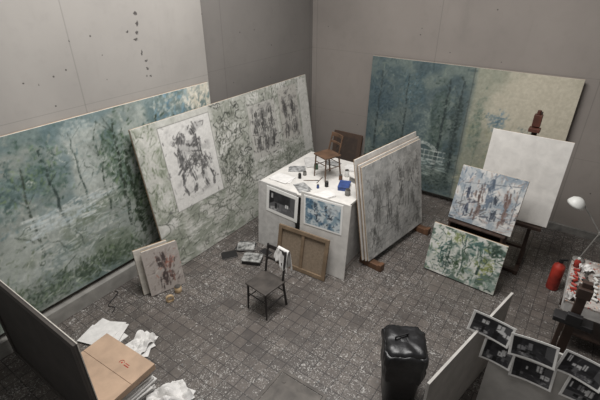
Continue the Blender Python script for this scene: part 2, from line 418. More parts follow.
p.scrib(70,(1.38,.8,2.15,2.2),.035,.007,[(66,70,62),(56,58,54)],.78,9,.9,.35)
for x0,y0,hh in((1.5,1.0,.9),(1.85,1.1,.9),(1.68,.9,.6)): p.mass(x0,y0,hh,[(78,81,73),(104,106,97),(140,141,133)],95,.010,.8)
for i in range(6): p.seg(.4,.72-.11*i,4,.95-.11*i,.005,(110,112,103),.55,.3)
for x in (1.4,2.14,3.66): p.seg(x,.1,x+.02,2.15,.006,(122,123,117),.5,.4)
def sheet(x0,y0,x1,y1,bg,dark,n,kk=.5,edge=.9):
    if edge: p.rect(x0-.01,y0-.01,x1+.01,y1+.01,(128,127,122),edge)
    p.rect(x0,y0,x1,y1,bg,.92)
    w=x1-x0;hh=y1-y0;cx=(x0+x1)/2;cy=(y0+y1)/2
    D=[dark,tuple(v+26 for v in dark),tuple(v+50 for v in dark)]
    p.wash(tuple(v+46 for v in dark),.12,.5,.66,kk,(x0+w*.1,y0+hh*.1,x1-w*.1,y1-hh*.05),f=.06)
    p.blobdabs(n,cx,cy,w*.66,hh*.7,.06,.009,.9,D+[bg],.85,1.2,.35)
    return D
def bundle(pts,spread,n,cols,w,k=.8):
    R=p.R
    for _ in range(n):
        o=(R.normal()*spread,R.normal()*spread); c=p.pick(cols)
        t0=R.randint(0,len(pts)-1)
        a=pts[t0]; b=pts[t0+1]; f0=R.uniform(0,.6); f1=f0+R.uniform(.25,.5)
        p.seg(a[0]+(b[0]-a[0])*f0+o[0],a[1]+(b[1]-a[1])*f0+o[1],a[0]+(b[0]-a[0])*f1+o[0],a[1]+(b[1]-a[1])*f1+o[1],w*R.uniform(.5,1.4),c,k,.3)
D=sheet(.395,.835,1.345,2.105,(213,211,207),(62,61,60),50,.3)
bundle([(.62,1.35),(.85,1.55),(1.05,1.5),(1.15,1.3)],.05,75,D,.010)
bundle([(.68,1.4),(.66,1.75),(.78,1.95)],.035,45,D,.009)
bundle([(1.0,1.5),(1.02,1.85),(.96,2.0)],.035,45,D,.009)
for q in ([(.66,1.38),(.6,1.15),(.66,1.0)],[(.8,1.45),(.84,1.15),(.78,1.0)],[(1.02,1.4),(1.0,1.15),(1.08,.98)],[(1.15,1.32),(1.2,1.1),(1.16,.97)],[(.8,1.75),(.95,1.7),(1.15,1.8)]): bundle(q,.018,24,D,.008)
p.scrib(16,(.55,1.2,1.25,2.02),.03,.006,D[:2],.7,8,1.0,.3)
p.blobdabs(30,.85,.98,.6,.08,.12,.007,.05,[(150,148,143),(170,168,162)],.65,.3)
D=sheet(2.2,1.02,2.93,1.98,(184,182,176),(56,55,53),250,.6,.5)
for x in(2.36,2.56,2.78): bundle([(x,1.12),(x+.02,1.45),(x-.01,1.7),(x+.03,1.85)],.035,60,D,.010)
D=sheet(3.06,1.10,3.64,2.10,(180,177,170),(66,64,62),190,.6,.4)
for x in(3.2,3.46): bundle([(x,1.15),(x+.02,1.5),(x,1.9)],.035,55,D,.009)
p.rect(3.7,.7,3.98,2.15,(204,202,197),.8); p.dabs(50,(3.7,.7,3.98,2.1),.08,.007,1.3,G1,.65)
p.speck(10,.03)
canvas('painting',4.0,2.2,(-4.42,4.93,.01),90,8.4,p,'huge pale grey painting of sketched figures, leaning')

# ---------------- garden painting on the back wall
p=Paint(3.47,2.45,.0135,(94,106,104),3)
p.wash((72,88,92),.6,.35,.6,.85,(-.2,-.2,2.0,2.7)); p.wash((116,126,118),.45,.5,.68,.7)
p.hgrad((150,150,132),1.88,1.98,.8,.02); p.hgrad((180,173,154),2.15,3.0,.88,.1)
p.dabs(340,(0,0,1.85,2.45),.10,.017,.9,[(68,86,92),(88,104,108),(60,76,78),(108,122,116),(126,138,128)],.7,.9)
p.dabs(220,(0,0,1.88,.7),.12,.013,.1,[(56,70,68),(82,96,90),(124,136,128)],.75,.4)
for (x,y,rx,ry,c) in ((.3,1.6,.25,.5,(54,72,80)),(1.42,1.4,.16,.7,(56,72,66)),(1.74,1.2,.1,.9,(50,62,58)),(.85,1.9,.25,.3,(64,84,90)),(.6,.95,.2,.3,(54,70,70)),(.2,.3,.3,.25,(48,60,60)),(1.5,.25,.3,.2,(52,64,60))):
    p.glow(c,x,y,rx,ry,.65,.9); p.blobdabs(80,x,y,rx,ry,.07,.014,.8,[tuple(v+18 for v in c),tuple(v-8 for v in c),tuple(v+36 for v in c)],.78,.9)
p.glow((140,152,144),1.15,1.25,.2,.35,.55,.8)
for x,w,l in((.2,.024,.04),(.8,.02,-.04),(1.5,.03,.03),(1.76,.03,0)): p.trunk(x,.5,2.2,w,(44,54,54),l,.8)
for yy in (.66,.74,.84): p.seg(.78,yy,1.66,yy+.02,.009,(196,202,196),.85,.3)
for i in range(10): p.seg(.82+.09*i,.64,.82+.09*i,.86,.006,(186,194,188),.8,.3)
for k in range(3):
    n=10; r=.30-.035*k
    p.line([(1.2+r*math.cos(math.pi*i/n),.84+.55*r*math.sin(math.pi*i/n)) for i in range(n+1)],.009,(190,196,190),.75,.35)
p.dabs(50,(.85,.5,1.6,.66),.12,.010,0,[(194,200,194),(160,174,170)],.8,.2,.4); p.dabs(50,(.3,.35,1.5,.6),.16,.009,0,[(150,166,162),(172,182,174)],.7,.15,.4)
p.wash((190,183,165),.5,.25,.5,.85,(2.1,1.3,3.9,2.8),f=.4); p.wash((146,148,122),.4,.47,.67,.6,(1.95,.2,2.7,1.7),f=.1)
p.dabs(200,(1.95,.2,2.7,1.7),.09,.015,1.1,[(156,156,130),(138,144,124),(172,170,146),(118,130,118)],.6,.8)
p.dabs(110,(2.6,.2,3.45,1.5),.11,.014,1.2,[(168,162,144),(154,152,132),(182,175,158)],.5,.7)
for (x,y,rx,ry,c) in ((2.1,1.5,.11,.5,(96,112,100)),(2.4,1.62,.14,.18,(100,122,132)),(2.85,1.35,.15,.2,(114,130,132)),(2.6,1.0,.18,.18,(128,134,110))):
    p.glow(c,x,y,rx,ry,.45,.9); p.blobdabs(60,x,y,rx,ry,.06,.012,1,[tuple(v+14 for v in c),tuple(v-16 for v in c)],.68)
for x in(2.15,2.4,2.85): p.trunk(x,.5,1.45,.009,(98,106,94),.02,.6)
p.dabs(90,(1.95,.0,3.45,.45),.12,.012,.1,[(126,128,108),(150,146,126),(104,112,100)],.65,.4)
p.seg(1.9,0,1.9,2.45,.006,(66,70,66),.85); p.dabs(50,(.1,.3,3.3,1.9),.2,.004,-hp,[(168,174,164),(88,98,98)],.25,.06,.3)
p.speck(12,.03)
canvas('painting',3.47,2.45,(-1.87,7.47,.12),0,1.6,p,'large garden painting in teal and beige against the wall')

p=Paint(.68,.92,.02,(80,64,54),4); p.rect(.09,.09,.59,.83,(66,56,50),.9); p.dabs(40,(.1,.1,.55,.8),.1,.02,1,[(84,70,60),(56,48,46)],.6)
canvas('canvas',.68,.92,(-4.05,7.42,.02),0,9,p,'small dark brown canvas leaning in the room corner','canvas',edge=M['brownwood'],back=M['brownwood'])

# ---------------- stack on blocks
yaw=80.8; dx=Vector((math.sin(math.radians(yaw)),-math.cos(math.radians(yaw)),0))
c0=Vector((-1.935,5.52,.125))
p=Paint(1.57,1.5,.011,(176,176,174),5)
p.wash((148,148,145),.25,.45,.66,.7); p.wash((200,199,196),.22,.5,.68,.75)
GS=[(130,130,128),(186,185,182),(110,110,108),(208,207,203)]
p.dabs(400,(0,0,1.57,1.5),.08,.008,1.2,GS,.75,1.0,.4)
for x,y,hh in((.3,.5,.8),(.6,.4,.9),(.95,.55,.8),(1.25,.4,.85),(.8,.1,.5),(.2,.1,.4),(1.4,.1,.4)): bundle([(x,y),(x+.03,y+hh*.5),(x-.02,y+hh*.9)],.05,50,[(84,84,82),(108,108,106),(134,134,131)],.008,.75)
p.scrib(60,(.05,.05,1.5,1.45),.035,.005,[(80,80,78),(104,104,102),(208,207,202)],.65,9,.9,.35)
for i in range(5): p.seg(0,.1+.09*i,1.57,.16+.07*i,.004,(108,108,105),.55,.3)
p.speck(10,.03)
canvas('painting',1.57,1.5,c0,yaw,10,p,'silvery grey sketch painting at the front of a canvas stack',th=.024,group='canvases stacked on wooden blocks')
canvas('canvas',1.6,1.53,c0-dx*.032+Vector((0,-.01,0)),yaw,10,M['white'],'pale blank canvas in the middle of the stack','canvas',th=.024,group='canvases stacked on wooden blocks')
canvas('canvas',1.62,1.6,c0-dx*.08+Vector((0,-.02,0)),yaw,10,M['white'],'tallest pale canvas at the back of the stack','canvas',th=.026,group='canvases stacked on wooden blocks')
for i,(x,y) in enumerate(((-2.1,4.83),(-1.87,6.2))):
    b=MB(); b.box((0,0,.05),(.34,.11,.1)); b.box((.19,0,.06),(.06,.11,.12))
    o=b.obj('wooden_block',M['brownwood'],bevel=.006,loc=(x+.03,y,0),rot=(0,0,math.radians(-8)))
    tag(o,'rough brown wooden block holding up the canvas stack','block','wooden blocks')

# ---------------- small canvases
p=Paint(.5,.7,.009,(166,158,152),6)
p.dabs(90,(0,0,.5,.7),.07,.011,.8,[(116,108,104),(194,188,182),(146,134,128)],.75)
p.blobdabs(45,.3,.42,.14,.16,.05,.008,1,[(160,108,92),(128,80,68),(188,144,130)],.82); p.blobdabs(50,.3,.2,.16,.12,.05,.008,1,[(74,62,60),(128,98,90)],.82)
bundle([(.24,.1),(.26,.35),(.22,.6)],.03,55,[(66,58,56),(98,84,80)],.008,.85); bundle([(.36,.12),(.34,.3),(.38,.5)],.02,28,[(84,68,64),(130,98,90)],.007,.85)
canvas('painting',.48,.7,(-4.15,2.66,.01),71,8,p,'small grey and pink figure painting leaning on a larger one')
canvas('canvas',.46,.7,(-4.26,2.60,.01),71,8,M['canvas_edge'],'small pale canvas leaning behind the pinkish painting','canvas')

# ---------------- work table
e=empty('work_table',(-3.12,5.15,0),label='white work table with closed panels, cluttered with papers',cat='table')
TW,TD,TZ=1.5,1.46,1.1
MB().box((0,0,TZ-.02),(TW+.04,TD+.04,.04)).obj('table_top',M['white'],e,bevel=.005)
MB().box((0,-TD/2+.10,(TZ-.04)/2),(TW-.05,.024,TZ-.04)).obj('front_panel',M['grey'],e,bevel=.003)  # darker grey stands in for the shaded opening under the table
for sx in(-1,1): MB().box((sx*(TW/2-.012),.014,(TZ-.04)/2),(.024,TD-.03,TZ-.04)).obj('side_panel',M['paper2'],e,bevel=.003)
o=MB().box((0,0,.61),(.80,.02,1.22)).obj('white_board',M['white'],bevel=.003,loc=(-2.62,4.27,.002),rot=(math.radians(-4),0,math.radians(2))); tag(o,'tall white board leaning against the work table','board')
o=MB().box((0,0,.57),(.74,.018,1.14)).obj('white_board',M['paper2'],bevel=.003,loc=(-3.50,4.295,.002),rot=(math.radians(-4),0,math.radians(-2))); tag(o,'off-white board leaning against the work table','board')

def border(p,b,c=(230,229,226)):
    p.rect(-1,-1,2,b,c,1,.001);p.rect(-1,p.h-b,2,2,c,1,.001);p.rect(-1,-1,b,2,c,1,.001);p.rect(p.w-b,-1,2,2,c,1,.001)
def interior(w,h,res,seed,b=.03):
    p=Paint(w,h,res,(32,32,35),seed); R=p.R
    hz=h*R.uniform(.42,.66); vx=w*R.uniform(.3,.7)
    p.wash((62,62,65),h*.4,.4,.7,.8)
    p.rect(0,0,w,hz*.75,(50,50,53) if R.rand()<.6 else (92,92,94))
    if R.rand()<.6: p.poly([(0,hz*.4),(w*.25,hz*.72),(w*.25,h*.86),(0,h)],(20,20,23))
    if R.rand()<.6: p.poly([(w*.76,hz*.72),(w,hz*.4),(w,h),(w*.76,h*.84)],(84,84,86))
    for i in range(R.randint(2,6)):
        x=w*R.rand(); p.seg(x*1.4-w*.2,0,vx+(x-vx)*.4,hz*.7,.003,(120,120,122),.6,.3)
    for i in range(R.randint(2,5)):
        x0=w*R.uniform(.1,.8); ww=w*R.uniform(.05,.2); y0=h*R.uniform(.35,.6); hh=h*R.uniform(.12,.34)
        p.rect(x0,y0,x0+ww,y0+hh,(224,224,224) if R.rand()<.7 else (140,140,142),.95)
        if R.rand()<.6: p.seg(x0+ww/2,y0,x0+ww/2,y0+hh,.003,(40,40,40),.9)
    if R.rand()<.8: p.glow((200,200,200),w*R.uniform(.2,.8),h*.2,w*.18,h*.10,.8,.5)
    for i in range(3):
        x0=w*R.uniform(.1,.8); p.rect(x0,h*R.uniform(.08,.25),x0+w*R.uniform(.04,.16),h*R.uniform(.3,.5),(14,14,16) if R.rand()<.6 else (110,110,112),.9)
    p.mass(w*R.uniform(.2,.8),h*.1,h*R.uniform(.4,.6),[(14,14,16),(44,44,46)],18,.005)
    p.dabs(20,(0,0,w,h),.05,.004,R.uniform(0,3),[(20,20,22),(140,140,142),(70,70,72)],.6)
    border(p,b); return p
def flat_print(name,p,loc,yaw,lean,label,cat='print',bow=.0,roll=0,group=None,mat=None):
    o=p.mesh(name,0,None,mat or PM_GLOSS,bow=bow,th=.002)
    o.matrix_world=Matrix.Translation(Vector(loc))@Matrix.Rotation(math.radians(yaw),4,'Z')@Matrix.Rotation(math.radians(-lean),4,'X')@Matrix.Rotation(math.radians(roll),4,'Y')
    tag(o,label,cat,group); return o
def on_board(bx,by,byaw,lean,th,u,v):
    m=Matrix.Translation(Vector((bx,by,.002)))@Matrix.Rotation(math.radians(byaw),4,'Z')@Matrix.Rotation(math.radians(-lean),4,'X')
    return m@Vector((u,-th/2-.0025,v))
flat_print('photo_print',interior(.62,.44,.009,57,.06),on_board(-3.50,4.295,-2,4,.018,.10,.66),-2,4,'greyscale print with white mat on a leaning board',roll=1.5)
p=Paint(.64,.48,.009,(132,154,166),33)
p.wash((66,98,124),.15,.4,.6,.85); p.wash((206,212,213),.12,.5,.62,.9); p.dabs(80,(.02,.02,.6,.44),.06,.009,.8,[(44,62,84),(196,206,211),(42,46,54),(92,122,144)],.82,1)
p.mass(.22,.08,.3,[(34,42,54),(62,74,90)],34,.010,.88); p.mass(.42,.08,.28,[(42,58,78),(38,42,50)],34,.010,.88); p.rect(.4,.27,.58,.42,(206,211,212),.6)
border(p,.035)
flat_print('photo_print',p,on_board(-2.62,4.27,2,4,.02,-.02,.71),2,4,'blue-grey photographic print fixed to the white board',roll=-1.5)
e=empty('stretched_canvas',(-2.87,4.06,.005),(math.radians(-11),0,math.radians(3)),'raw brown canvas with stretcher bars leaning on the table','canvas')
W,H=.86,.66
MB().box((0,.03,H/2),(W-.01,.006,H-.01)).obj('raw_canvas',M['raw'],e)
s=MB(); 
for a in(-1,1): s.box((a*(W/2-.03),.01,H/2),(.06,.03,H)); s.box((0,.01,H/2+a*(H/2-.03)),(W-.12,.03,.06))
s.box((0,.013,H/2),(.05,.022,H-.12))
s.obj('stretcher_frame',simple('tan_wood_mat',(118,100,80),.7,var=.15),e,bevel=.004)

# ---------------- chairs
def chair(loc,yaw,mat,label,seat_h=.45,top=.85,w=.42,d=.4,seatmat=None,slats=2,t=1.0):
    e=empty('wooden_chair',loc,(0,0,math.radians(yaw)),label,'chair')
    MB().box((0,0,0),(w,d,.028)).obj('seat',seatmat or mat,e,bevel=.012,loc=(0,0,seat_h-.014),seg=3)
    x=w/2-.03; y=d/2-.03
    for sx in(-1,1):
        MB().cyl((sx*(x+.015),-y-.015,.001),(sx*x,-y,seat_h-.026),.011*t,.016*t,12).obj('leg',mat,e)
        MB().beam((sx*(x+.01),y+.05,.002),(sx*x,y,seat_h),.026*t,.028*t).beam((sx*x,y,seat_h-.01),(sx*(x-.005),y+.07,top),.024*t,.026*t).obj('leg',mat,e,bevel=.005)
        MB().cyl((sx*(x+.01),-y-.01,.2),(sx*(x+.008),y+.03,.2),.008*t).obj('stretcher',mat,e)
    MB().cyl((-x,-y-.01,.27),(x,-y-.01,.27),.009*t).obj('stretcher',mat,e)
    MB().cyl((-x,y+.03,.24),(x,y+.03,.24),.008*t).obj('stretcher',mat,e)
    hs=top-seat_h
    for k in range(slats):
        bm=bmesh.new(); zz=seat_h+hs*(.9-.4*k); yy=y+.07*(zz-seat_h)/hs; hh=.03 if k==0 else .018
        prev=None; n=10
        for i in range(n+1):
            u=-x+2*x*i/n; c=.022*(1-(u/x)**2)
            r=[bm.verts.new((u,yy+c+a,zz+b)) for a,b in((-.006,-hh),(.006,-hh),(.006,hh),(-.006,hh))]
            if prev:
                for q in range(4): bm.faces.new((prev[q],prev[(q+1)%4],r[(q+1)%4],r[q]))
            else: bm.faces.new(r)
            prev=r
        bm.faces.new(prev[::-1]); m=MB(); m.bm.free(); m.bm=bm
        m.obj('backrest',mat,e,bevel=.002)
    return e
chair((-2.8,3.2,0),-6,M['blackwood'],'dark wooden chair standing on the tiled floor',.44,.86,.38,.38,M['seatwood'])
chair((-3.1,5.15,TZ),-20,simple('chair_brown_mat',(90,68,52),.5,var=.25),'small brown wooden chair standing on the work table',.40,.68,.31,.31,slats=2,t=.8)

def cloth(name,w,h,loc,rot,mat,amp,label,cat,seed=0,n=30,f=2.2):
    bm=bmesh.new(); bmesh.ops.create_grid(bm,x_segments=n,y_segments=n,size=.5)
    for v in bm.verts:
        x,y=v.co.x,v.co.y
        z=amp*(abs(mn.noise(Vector((x*f+seed,y*f,seed))))*1.4+.35*abs(mn.noise(Vector((x*f*2.6+seed,y*f*2.6,1+seed)))))
        v.co=Vector((x*w*(1+.12*mn.noise(Vector((seed,y*3,0)))),y*h*(1+.12*mn.noise(Vector((x*3,seed,2)))),z+.002))
    me=bpy.data.meshes.new(name); bm.to_mesh(me); bm.free(); me.materials.append(mat)
    ob=bpy.data.objects.new(name,me); COL.objects.link(ob); ob.location=loc; ob.rotation_euler=rot
    s=ob.modifiers.new('s','SOLIDIFY'); s.thickness=.002; s.offset=1
    tag(ob,label,cat); return ob
def rag():
    bm=bmesh.new(); n=22; m=24; g=[]
    for j in range(m+1):
        row=[]; s=j/m*2-1
        for i in range(n+1):
            u=i/n-.5; a=.020+.03*abs(s)
            fold=.016*math.sin(u*22+1.5*s)*abs(s)+.014*mn.noise(Vector((u*6,s*3,2)))*abs(s)
            yy=(a if s>0 else -a)+fold
            if abs(s)<.1: yy*=abs(s)/.1
            L=(.26 if s>0 else .26)*(1+.55*u+.3*mn.noise(Vector((u*4,s*.3,0))))
            zz=-(abs(s)**1.05)*L
            row.append(bm.verts.new((u*.18*(1+.35*abs(s))+.03*abs(s)*math.sin(s*3),yy,zz)))
        g.append(row)
    for j in range(m):
        for i in range(n): bm.faces.new((g[j][i],g[j][i+1],g[j+1][i+1],g[j+1][i]))
    me=bpy.data.meshes.new('rag'); bm.to_mesh(me); bm.free(); me.materials.append(M['paper'])
    for p in me.polygons: p.use_smooth=True
    o=bpy.data.objects.new('cloth_rag',me); COL.objects.link(o)
    o.location=(-2.68,3.455,.872); o.rotation_euler=(math.radians(-6),0,math.radians(-6)); s=o.modifiers.new('s','SOLIDIFY'); s.thickness=.003
    tag(o,'white rag hanging over the dark chair back','cloth')
rag()

# ---------------- table clutter
def sheets(loc,yaw,w,h,n,mat,label,name='paper_stack',cat='paper',spread=.012,rs=.1,t=.004):
    b=MB()
    for i in range(n): b.box((random.uniform(-spread,spread),random.uniform(-spread,spread),.0005+t*.5+i*(t+.001)),(w*random.uniform(.85,1),h*random.uniform(.85,1),t),(0,0,random.uniform(-rs,rs)))
    o=b.obj(name,mat,loc=loc,rot=(0,0,math.radians(yaw))); tag(o,label,cat); return o
T=TZ
M['print']=simple('printed_sheet_mat',(140,140,139),.7,var=.5,scale=16)
sheets((-3.62,4.72,T),12,.36,.27,3,M['paper'],'loose white sheets on the work table',spread=.03,rs=.3)
sheets((-3.2,4.62,T),-25,.28,.2,2,M['print'],'printed grey sheets on the work table',spread=.02,rs=.3)
sheets((-2.78,4.6,T),-20,.21,.28,4,M['paper'],'stack of white sheets at the table edge',spread=.02,rs=.2)
sheets((-3.6,5.52,T),40,.3,.4,3,M['paper2'],'large pale sheets at the back of the table',spread=.04,rs=.3)
sheets((-3.66,5.12,T),-60,.21,.28,2,M['print'],'printed sheet lying on the work table',spread=.02,rs=.3)
sheets((-2.9,5.66,T),30,.24,.2,5,M['paper'],'papers piled on the work table',spread=.02,rs=.3)
sheets((-3.28,5.66,T),10,.24,.18,3,M['print'],'dark printed sheets at the back of the table',spread=.02,rs=.3)
def carton(name,loc,yaw,sz,mat,label,cat,lidmat=None):
    w,d,h=sz
    e=empty(name,loc,(0,0,math.radians(yaw)),label,cat)
    MB().box((0,0,h/2-.005),(w-.01,d-.01,h-.01)).obj('box_body',mat,e,bevel=.003)
    MB().box((0,0,h-.012),(w,d,.02)).obj('lid',lidmat or mat,e,bevel=.004)
    return e
carton('small_box',(-2.68,4.98,T),20,(.17,.24,.07),M['blue'],'small blue box on the work table','box',M['blue'])
carton('small_box',(-2.62,5.26,T),-15,(.2,.14,.1),M['grey'],'grey box on the work table','box',M['white'])
carton('small_box',(-2.58,5.55,T),5,(.16,.2,.14),M['black'],'black box at the back of the table','box',M['black'])
def jar(loc,r,h,mat,label,cat='jar',name='jar',group=None):
    e=empty(name,loc,(0,0,random.random()),label,cat,group)
    MB().lathe([(0.001,0),(r*.9,0),(r,.01),(r,h*.8),(r*.8,h*.88),(r*.8,h*.93)]).obj('jar_body',mat,e,smooth=True)
    MB().lathe([(r*.85,h*.92),(r*.85,h),(0.001,h)]).obj('lid',M['metal'],e)
    return e
for x,y,r,hh,m,l in ((-2.52,4.80,.04,.1,'grey','grey jar on the work table'),(-2.92,4.86,.03,.09,'black','small black pot on the work table'),(-2.84,5.34,.035,.12,'lampwhite','white jar on the work table'),(-2.46,5.05,.03,.11,'black','small black jar on the work table'),(-3.42,5.0,.03,.07,'grey','low grey jar on the work table'),(-2.86,5.18,.028,.09,'brownwood','small brown pot on the work table'),(-2.5,5.40,.03,.13,'black','tall black jar on the work table'),(-3.40,5.3,.035,.1,'green','green pot on the work table'),(-3.0,4.74,.02,.06,'blue','tiny blue pot on the work table'),(-3.42,4.86,.025,.09,'black','small black pot on the work table')):
    jar((x,y,T),r,hh,M[m],l,group='jars on the work table')
def brush(loc,yaw,l=.24,mat='brownwood'):
    e=empty('paint_brush',loc,(0,0,math.radians(yaw)),'thin paint brush lying on the work table','brush','paint brushes')
    MB().cyl((0,0,0),(l*.75,0,0),.004,.006,8).obj('handle',M[mat],e); MB().cyl((l*.75,0,0),(l*.88,0,0),.007,.007,8).obj('ferrule',M['metal'],e); MB().cyl((l*.88,0,0),(l,0,0),.007,.003,8).obj('bristles',M['black'],e)
brush((-3.32,4.82,T+.008),35); brush((-3.1,4.86,T+.008),100)

# ---------------- floor books & items
def book(loc,yaw,sz,cover,label,tilt=0,group='books on the floor'):
    w,d,h=sz
    e=empty('book',loc,(math.radians(tilt),0,math.radians(yaw)),label,'book',group)
    MB().box((0,0,h/2),(w-.008,d-.01,h-.006)).obj('pages',M['paper'],e)
    b=MB(); b.box((0,0,.0015),(w,d,.003)); b.box((0,0,h-.0015),(w,d,.003)); b.box((-w/2+.0015,0,h/2),(.003,d,h-.006))
    b.obj('cover',cover,e)
    return e
bwb=simple('photo_cover_mat',(120,120,118),.4,var=.85,scale=14)
book((-3.95,4.08,.002),20,(.3,.24,.03),M['black'],'black book lying on the floor')
book((-3.93,4.06,.034),35,(.28,.22,.02),bwb,'book with a black and white cover on the floor')
book((-3.58,4.14,.002),-10,(.18,.12,.03),M['black'],'black book on the floor beside the table')
book((-4.02,3.76,.002),55,(.24,.18,.02),M['black'],'dark magazine lying on the floor')
carton('small_box',(-3.62,3.86,.002),25,(.3,.22,.08),M['black'],'low black box on the floor','box',bwb)
jar((-4.02,2.72,.001),.05,.1,M['tape'],'small beige pot in front of the leaning canvas')
b=MB().lathe([(.035,-.02),(.055,-.02),(.055,.02),(.035,.02),(.035,-.02)])
o=b.obj('tape_roll',M['tape'],loc=(-3.95,2.52,.055),rot=(math.radians(90),0,math.radians(60))); tag(o,'roll of beige tape standing on the floor','tape')

# ---------------- bin
def bin_():
    e=empty('rubbish_bin',(-.83,3.0,0),(0,0,math.radians(28)),'black plastic bin lined with a rumpled shiny black bag','bin')
    def ring(bm,w,d,z,r=.07,amp=0,n=12,m=10):
        vs=[]; pts=[]
        cs=((w/2-r,d/2-r,0),(-w/2+r,d/2-r,90),(-w/2+r,-d/2+r,180),(w/2-r,-d/2+r,270))
        for ci,(cx,cy,a0) in enumerate(cs):
            for k in range(n+1):
                a=math.radians(a0+90*k/n); pts.append((cx+r*math.cos(a),cy+r*math.sin(a)))
            nx,ny,na=cs[(ci+1)%4]; a=math.radians(na); e0=pts[-1]; e1=(nx+r*math.cos(a),ny+r*math.sin(a))
            for k in range(1,m): pts.append((e0[0]+(e1[0]-e0[0])*k/m,e0[1]+(e1[1]-e0[1])*k/m))
        for x,y in pts:
            an=math.atan2(y,x)
            q=1+amp*(mn.noise(Vector((math.cos(an)*5,math.sin(an)*5,z*5)))+.7*mn.noise(Vector((math.cos(an)*13,math.sin(an)*13,z*4+9)))+.4*mn.noise(Vector((x*50,y*50,z*30))))
            vs.append(bm.verts.new((x*q,y*q,z+amp*.35*mn.noise(Vector((x*12,y*12,z*5+3))))))
        return vs
    def loft(rings,name,mat,cap_b=True,cap_t=True,amp=0):
        bm=bmesh.new(); R=[ring(bm,*r,amp=amp) for r in rings]
        for a,b in zip(R,R[1:]):
            for i in range(len(a)): bm.faces.new((a[i],a[(i+1)%len(a)],b[(i+1)%len(a)],b[i]))
        if cap_b: bm.faces.new(R[0][::-1])
        if cap_t: bm.faces.new(R[-1])
        me=bpy.data.meshes.new(name); bm.normal_update(); bm.to_mesh(me); bm.free(); me.materials.append(mat)
        for p in me.polygons: p.use_smooth=len(p.vertices)<5
        o=bpy.data.objects.new(name,me); COL.objects.link(o); o.parent=e; return o
    loft([(.31,.31,0),(.33,.33,.02),(.385,.385,.62),(.39,.39,.66)],'bin_body',M['blackplastic'])
    loft([(.40,.40,.40),(.41,.41,.46),(.415,.415,.52),(.41,.41,.57),(.425,.425,.62),(.435,.435,.67),(.43,.43,.71),(.425,.425,.745),(.40,.40,.765),(.36,.36,.755)],'bin_bag',M['bag'],False,False,amp=.07)
    loft([(.40,.40,.74,.09),(.395,.395,.77,.09),(.37,.37,.79,.09),(.33,.33,.80,.09),(.28,.28,.803,.08),(.2,.2,.806,.06),(.1,.1,.808,.04)],'bag_top',M['bag'],True,True,amp=.05)
    b=MB(); b.beam((-.1,-.02,.80),(-.1,-.02,.838),.016,.016).beam((.02,.04,.80),(.02,.04,.838),.016,.016).beam((-.11,-.025,.838),(.03,.045,.838),.016,.016)
    b.obj('handle',M['blackplastic'],e,bevel=.004)
bin_()

# ---------------- canvases on the right
p=Paint(1.02,.76,.0085,(186,188,180),9)
p.wash((120,138,128),.18,.46,.62,.8); p.wash((208,208,202),.15,.5,.65,.9); p.wash((72,92,82),.13,.55,.66,.8)
p.dabs(230,(0,0,1.02,.76),.06,.008,.8,[(74,108,100),(122,136,94),(208,210,203),(86,110,80),(50,68,66),(210,210,205),(58,80,62)],.85,1.2,.35)
for (x,y,rx,ry,c) in ((.2,.35,.12,.2,(52,80,74)),(.45,.2,.12,.1,(58,78,56)),(.8,.35,.1,.14,(132,140,84)),(.6,.6,.14,.08,(66,96,90)),(.9,.62,.1,.1,(50,68,58)),(.35,.62,.1,.08,(126,136,88))): p.blobdabs(36,x,y,rx,ry,.06,.011,.8,[c,tuple(v+22 for v in c),tuple(v-14 for v in c)],.88,1.0,.3)
for x in(.3,.5,.72): bundle([(x,.06),(x+.02,.35),(x-.03,.66)],.02,22,[(40,58,52),(212,213,206),(66,88,74)],.008,.85)
p.scrib(24,(.02,.02,1,.74),.03,.006,[(36,52,48),(48,66,50),(216,216,208)],.78,6,.8,.3)
canvas('painting',1.02,.76,(-.855,5.2,.02),-3,10,p,'green, teal and white abstract painting standing on the floor')
p=Paint(.86,.78,.0085,(166,169,170),10)
p.wash((120,132,142),.2,.45,.62,.85); p.wash((200,197,192),.18,.5,.65,.85)
p.dabs(150,(0,.35,.86,.78),.08,.009,hp,[(96,110,124),(150,156,158),(198,196,192),(142,126,118),(68,78,90)],.84,.6,.4)
p.dabs(150,(0,0,.86,.35),.09,.008,.1,[(118,128,134),(194,190,186),(88,84,82),(58,60,70),(156,134,126)],.84,.6,.4)
for x,y1,y2,c in((.2,.1,.5,(44,50,64)),(.34,.08,.55,(80,66,62)),(.55,.1,.5,(46,52,62)),(.7,.08,.56,(94,76,70)),(.46,.3,.7,(60,72,86))): bundle([(x,y1),(x+.01,(y1+y2)/2),(x-.02,y2)],.024,34,[c,tuple(v+30 for v in c)],.008,.88)
p.seg(.1,.55,.8,.68,.006,(76,82,90),.8,.3); p.seg(.8,.66,.8,.1,.006,(76,82,90),.8,.3); p.seg(.1,.55,.12,.1,.006,(76,82,90),.75,.3)
canvas('painting',.86,.78,(-.79,5.46,.85),-4,17,p,'grey-blue sketchy painting propped above the green one')
e=empty('wooden_crate',(-.8,5.60,0),(0,0,math.radians(-3)),'dark wooden crate supporting a painting','crate')
for sx in(-1,1): MB().box((sx*.36,0,.41),(.03,.38,.82)).obj('side_board',M['darkwood'],e,bevel=.003)
for k in range(4): MB().box((0,.17,.12+k*.22),(.69,.02,.12)).obj('slat',M['darkwood'],e,bevel=.002)
MB().box((0,0,.825),(.78,.4,.02)).obj('top_board',M['darkwood'],e,bevel=.002)

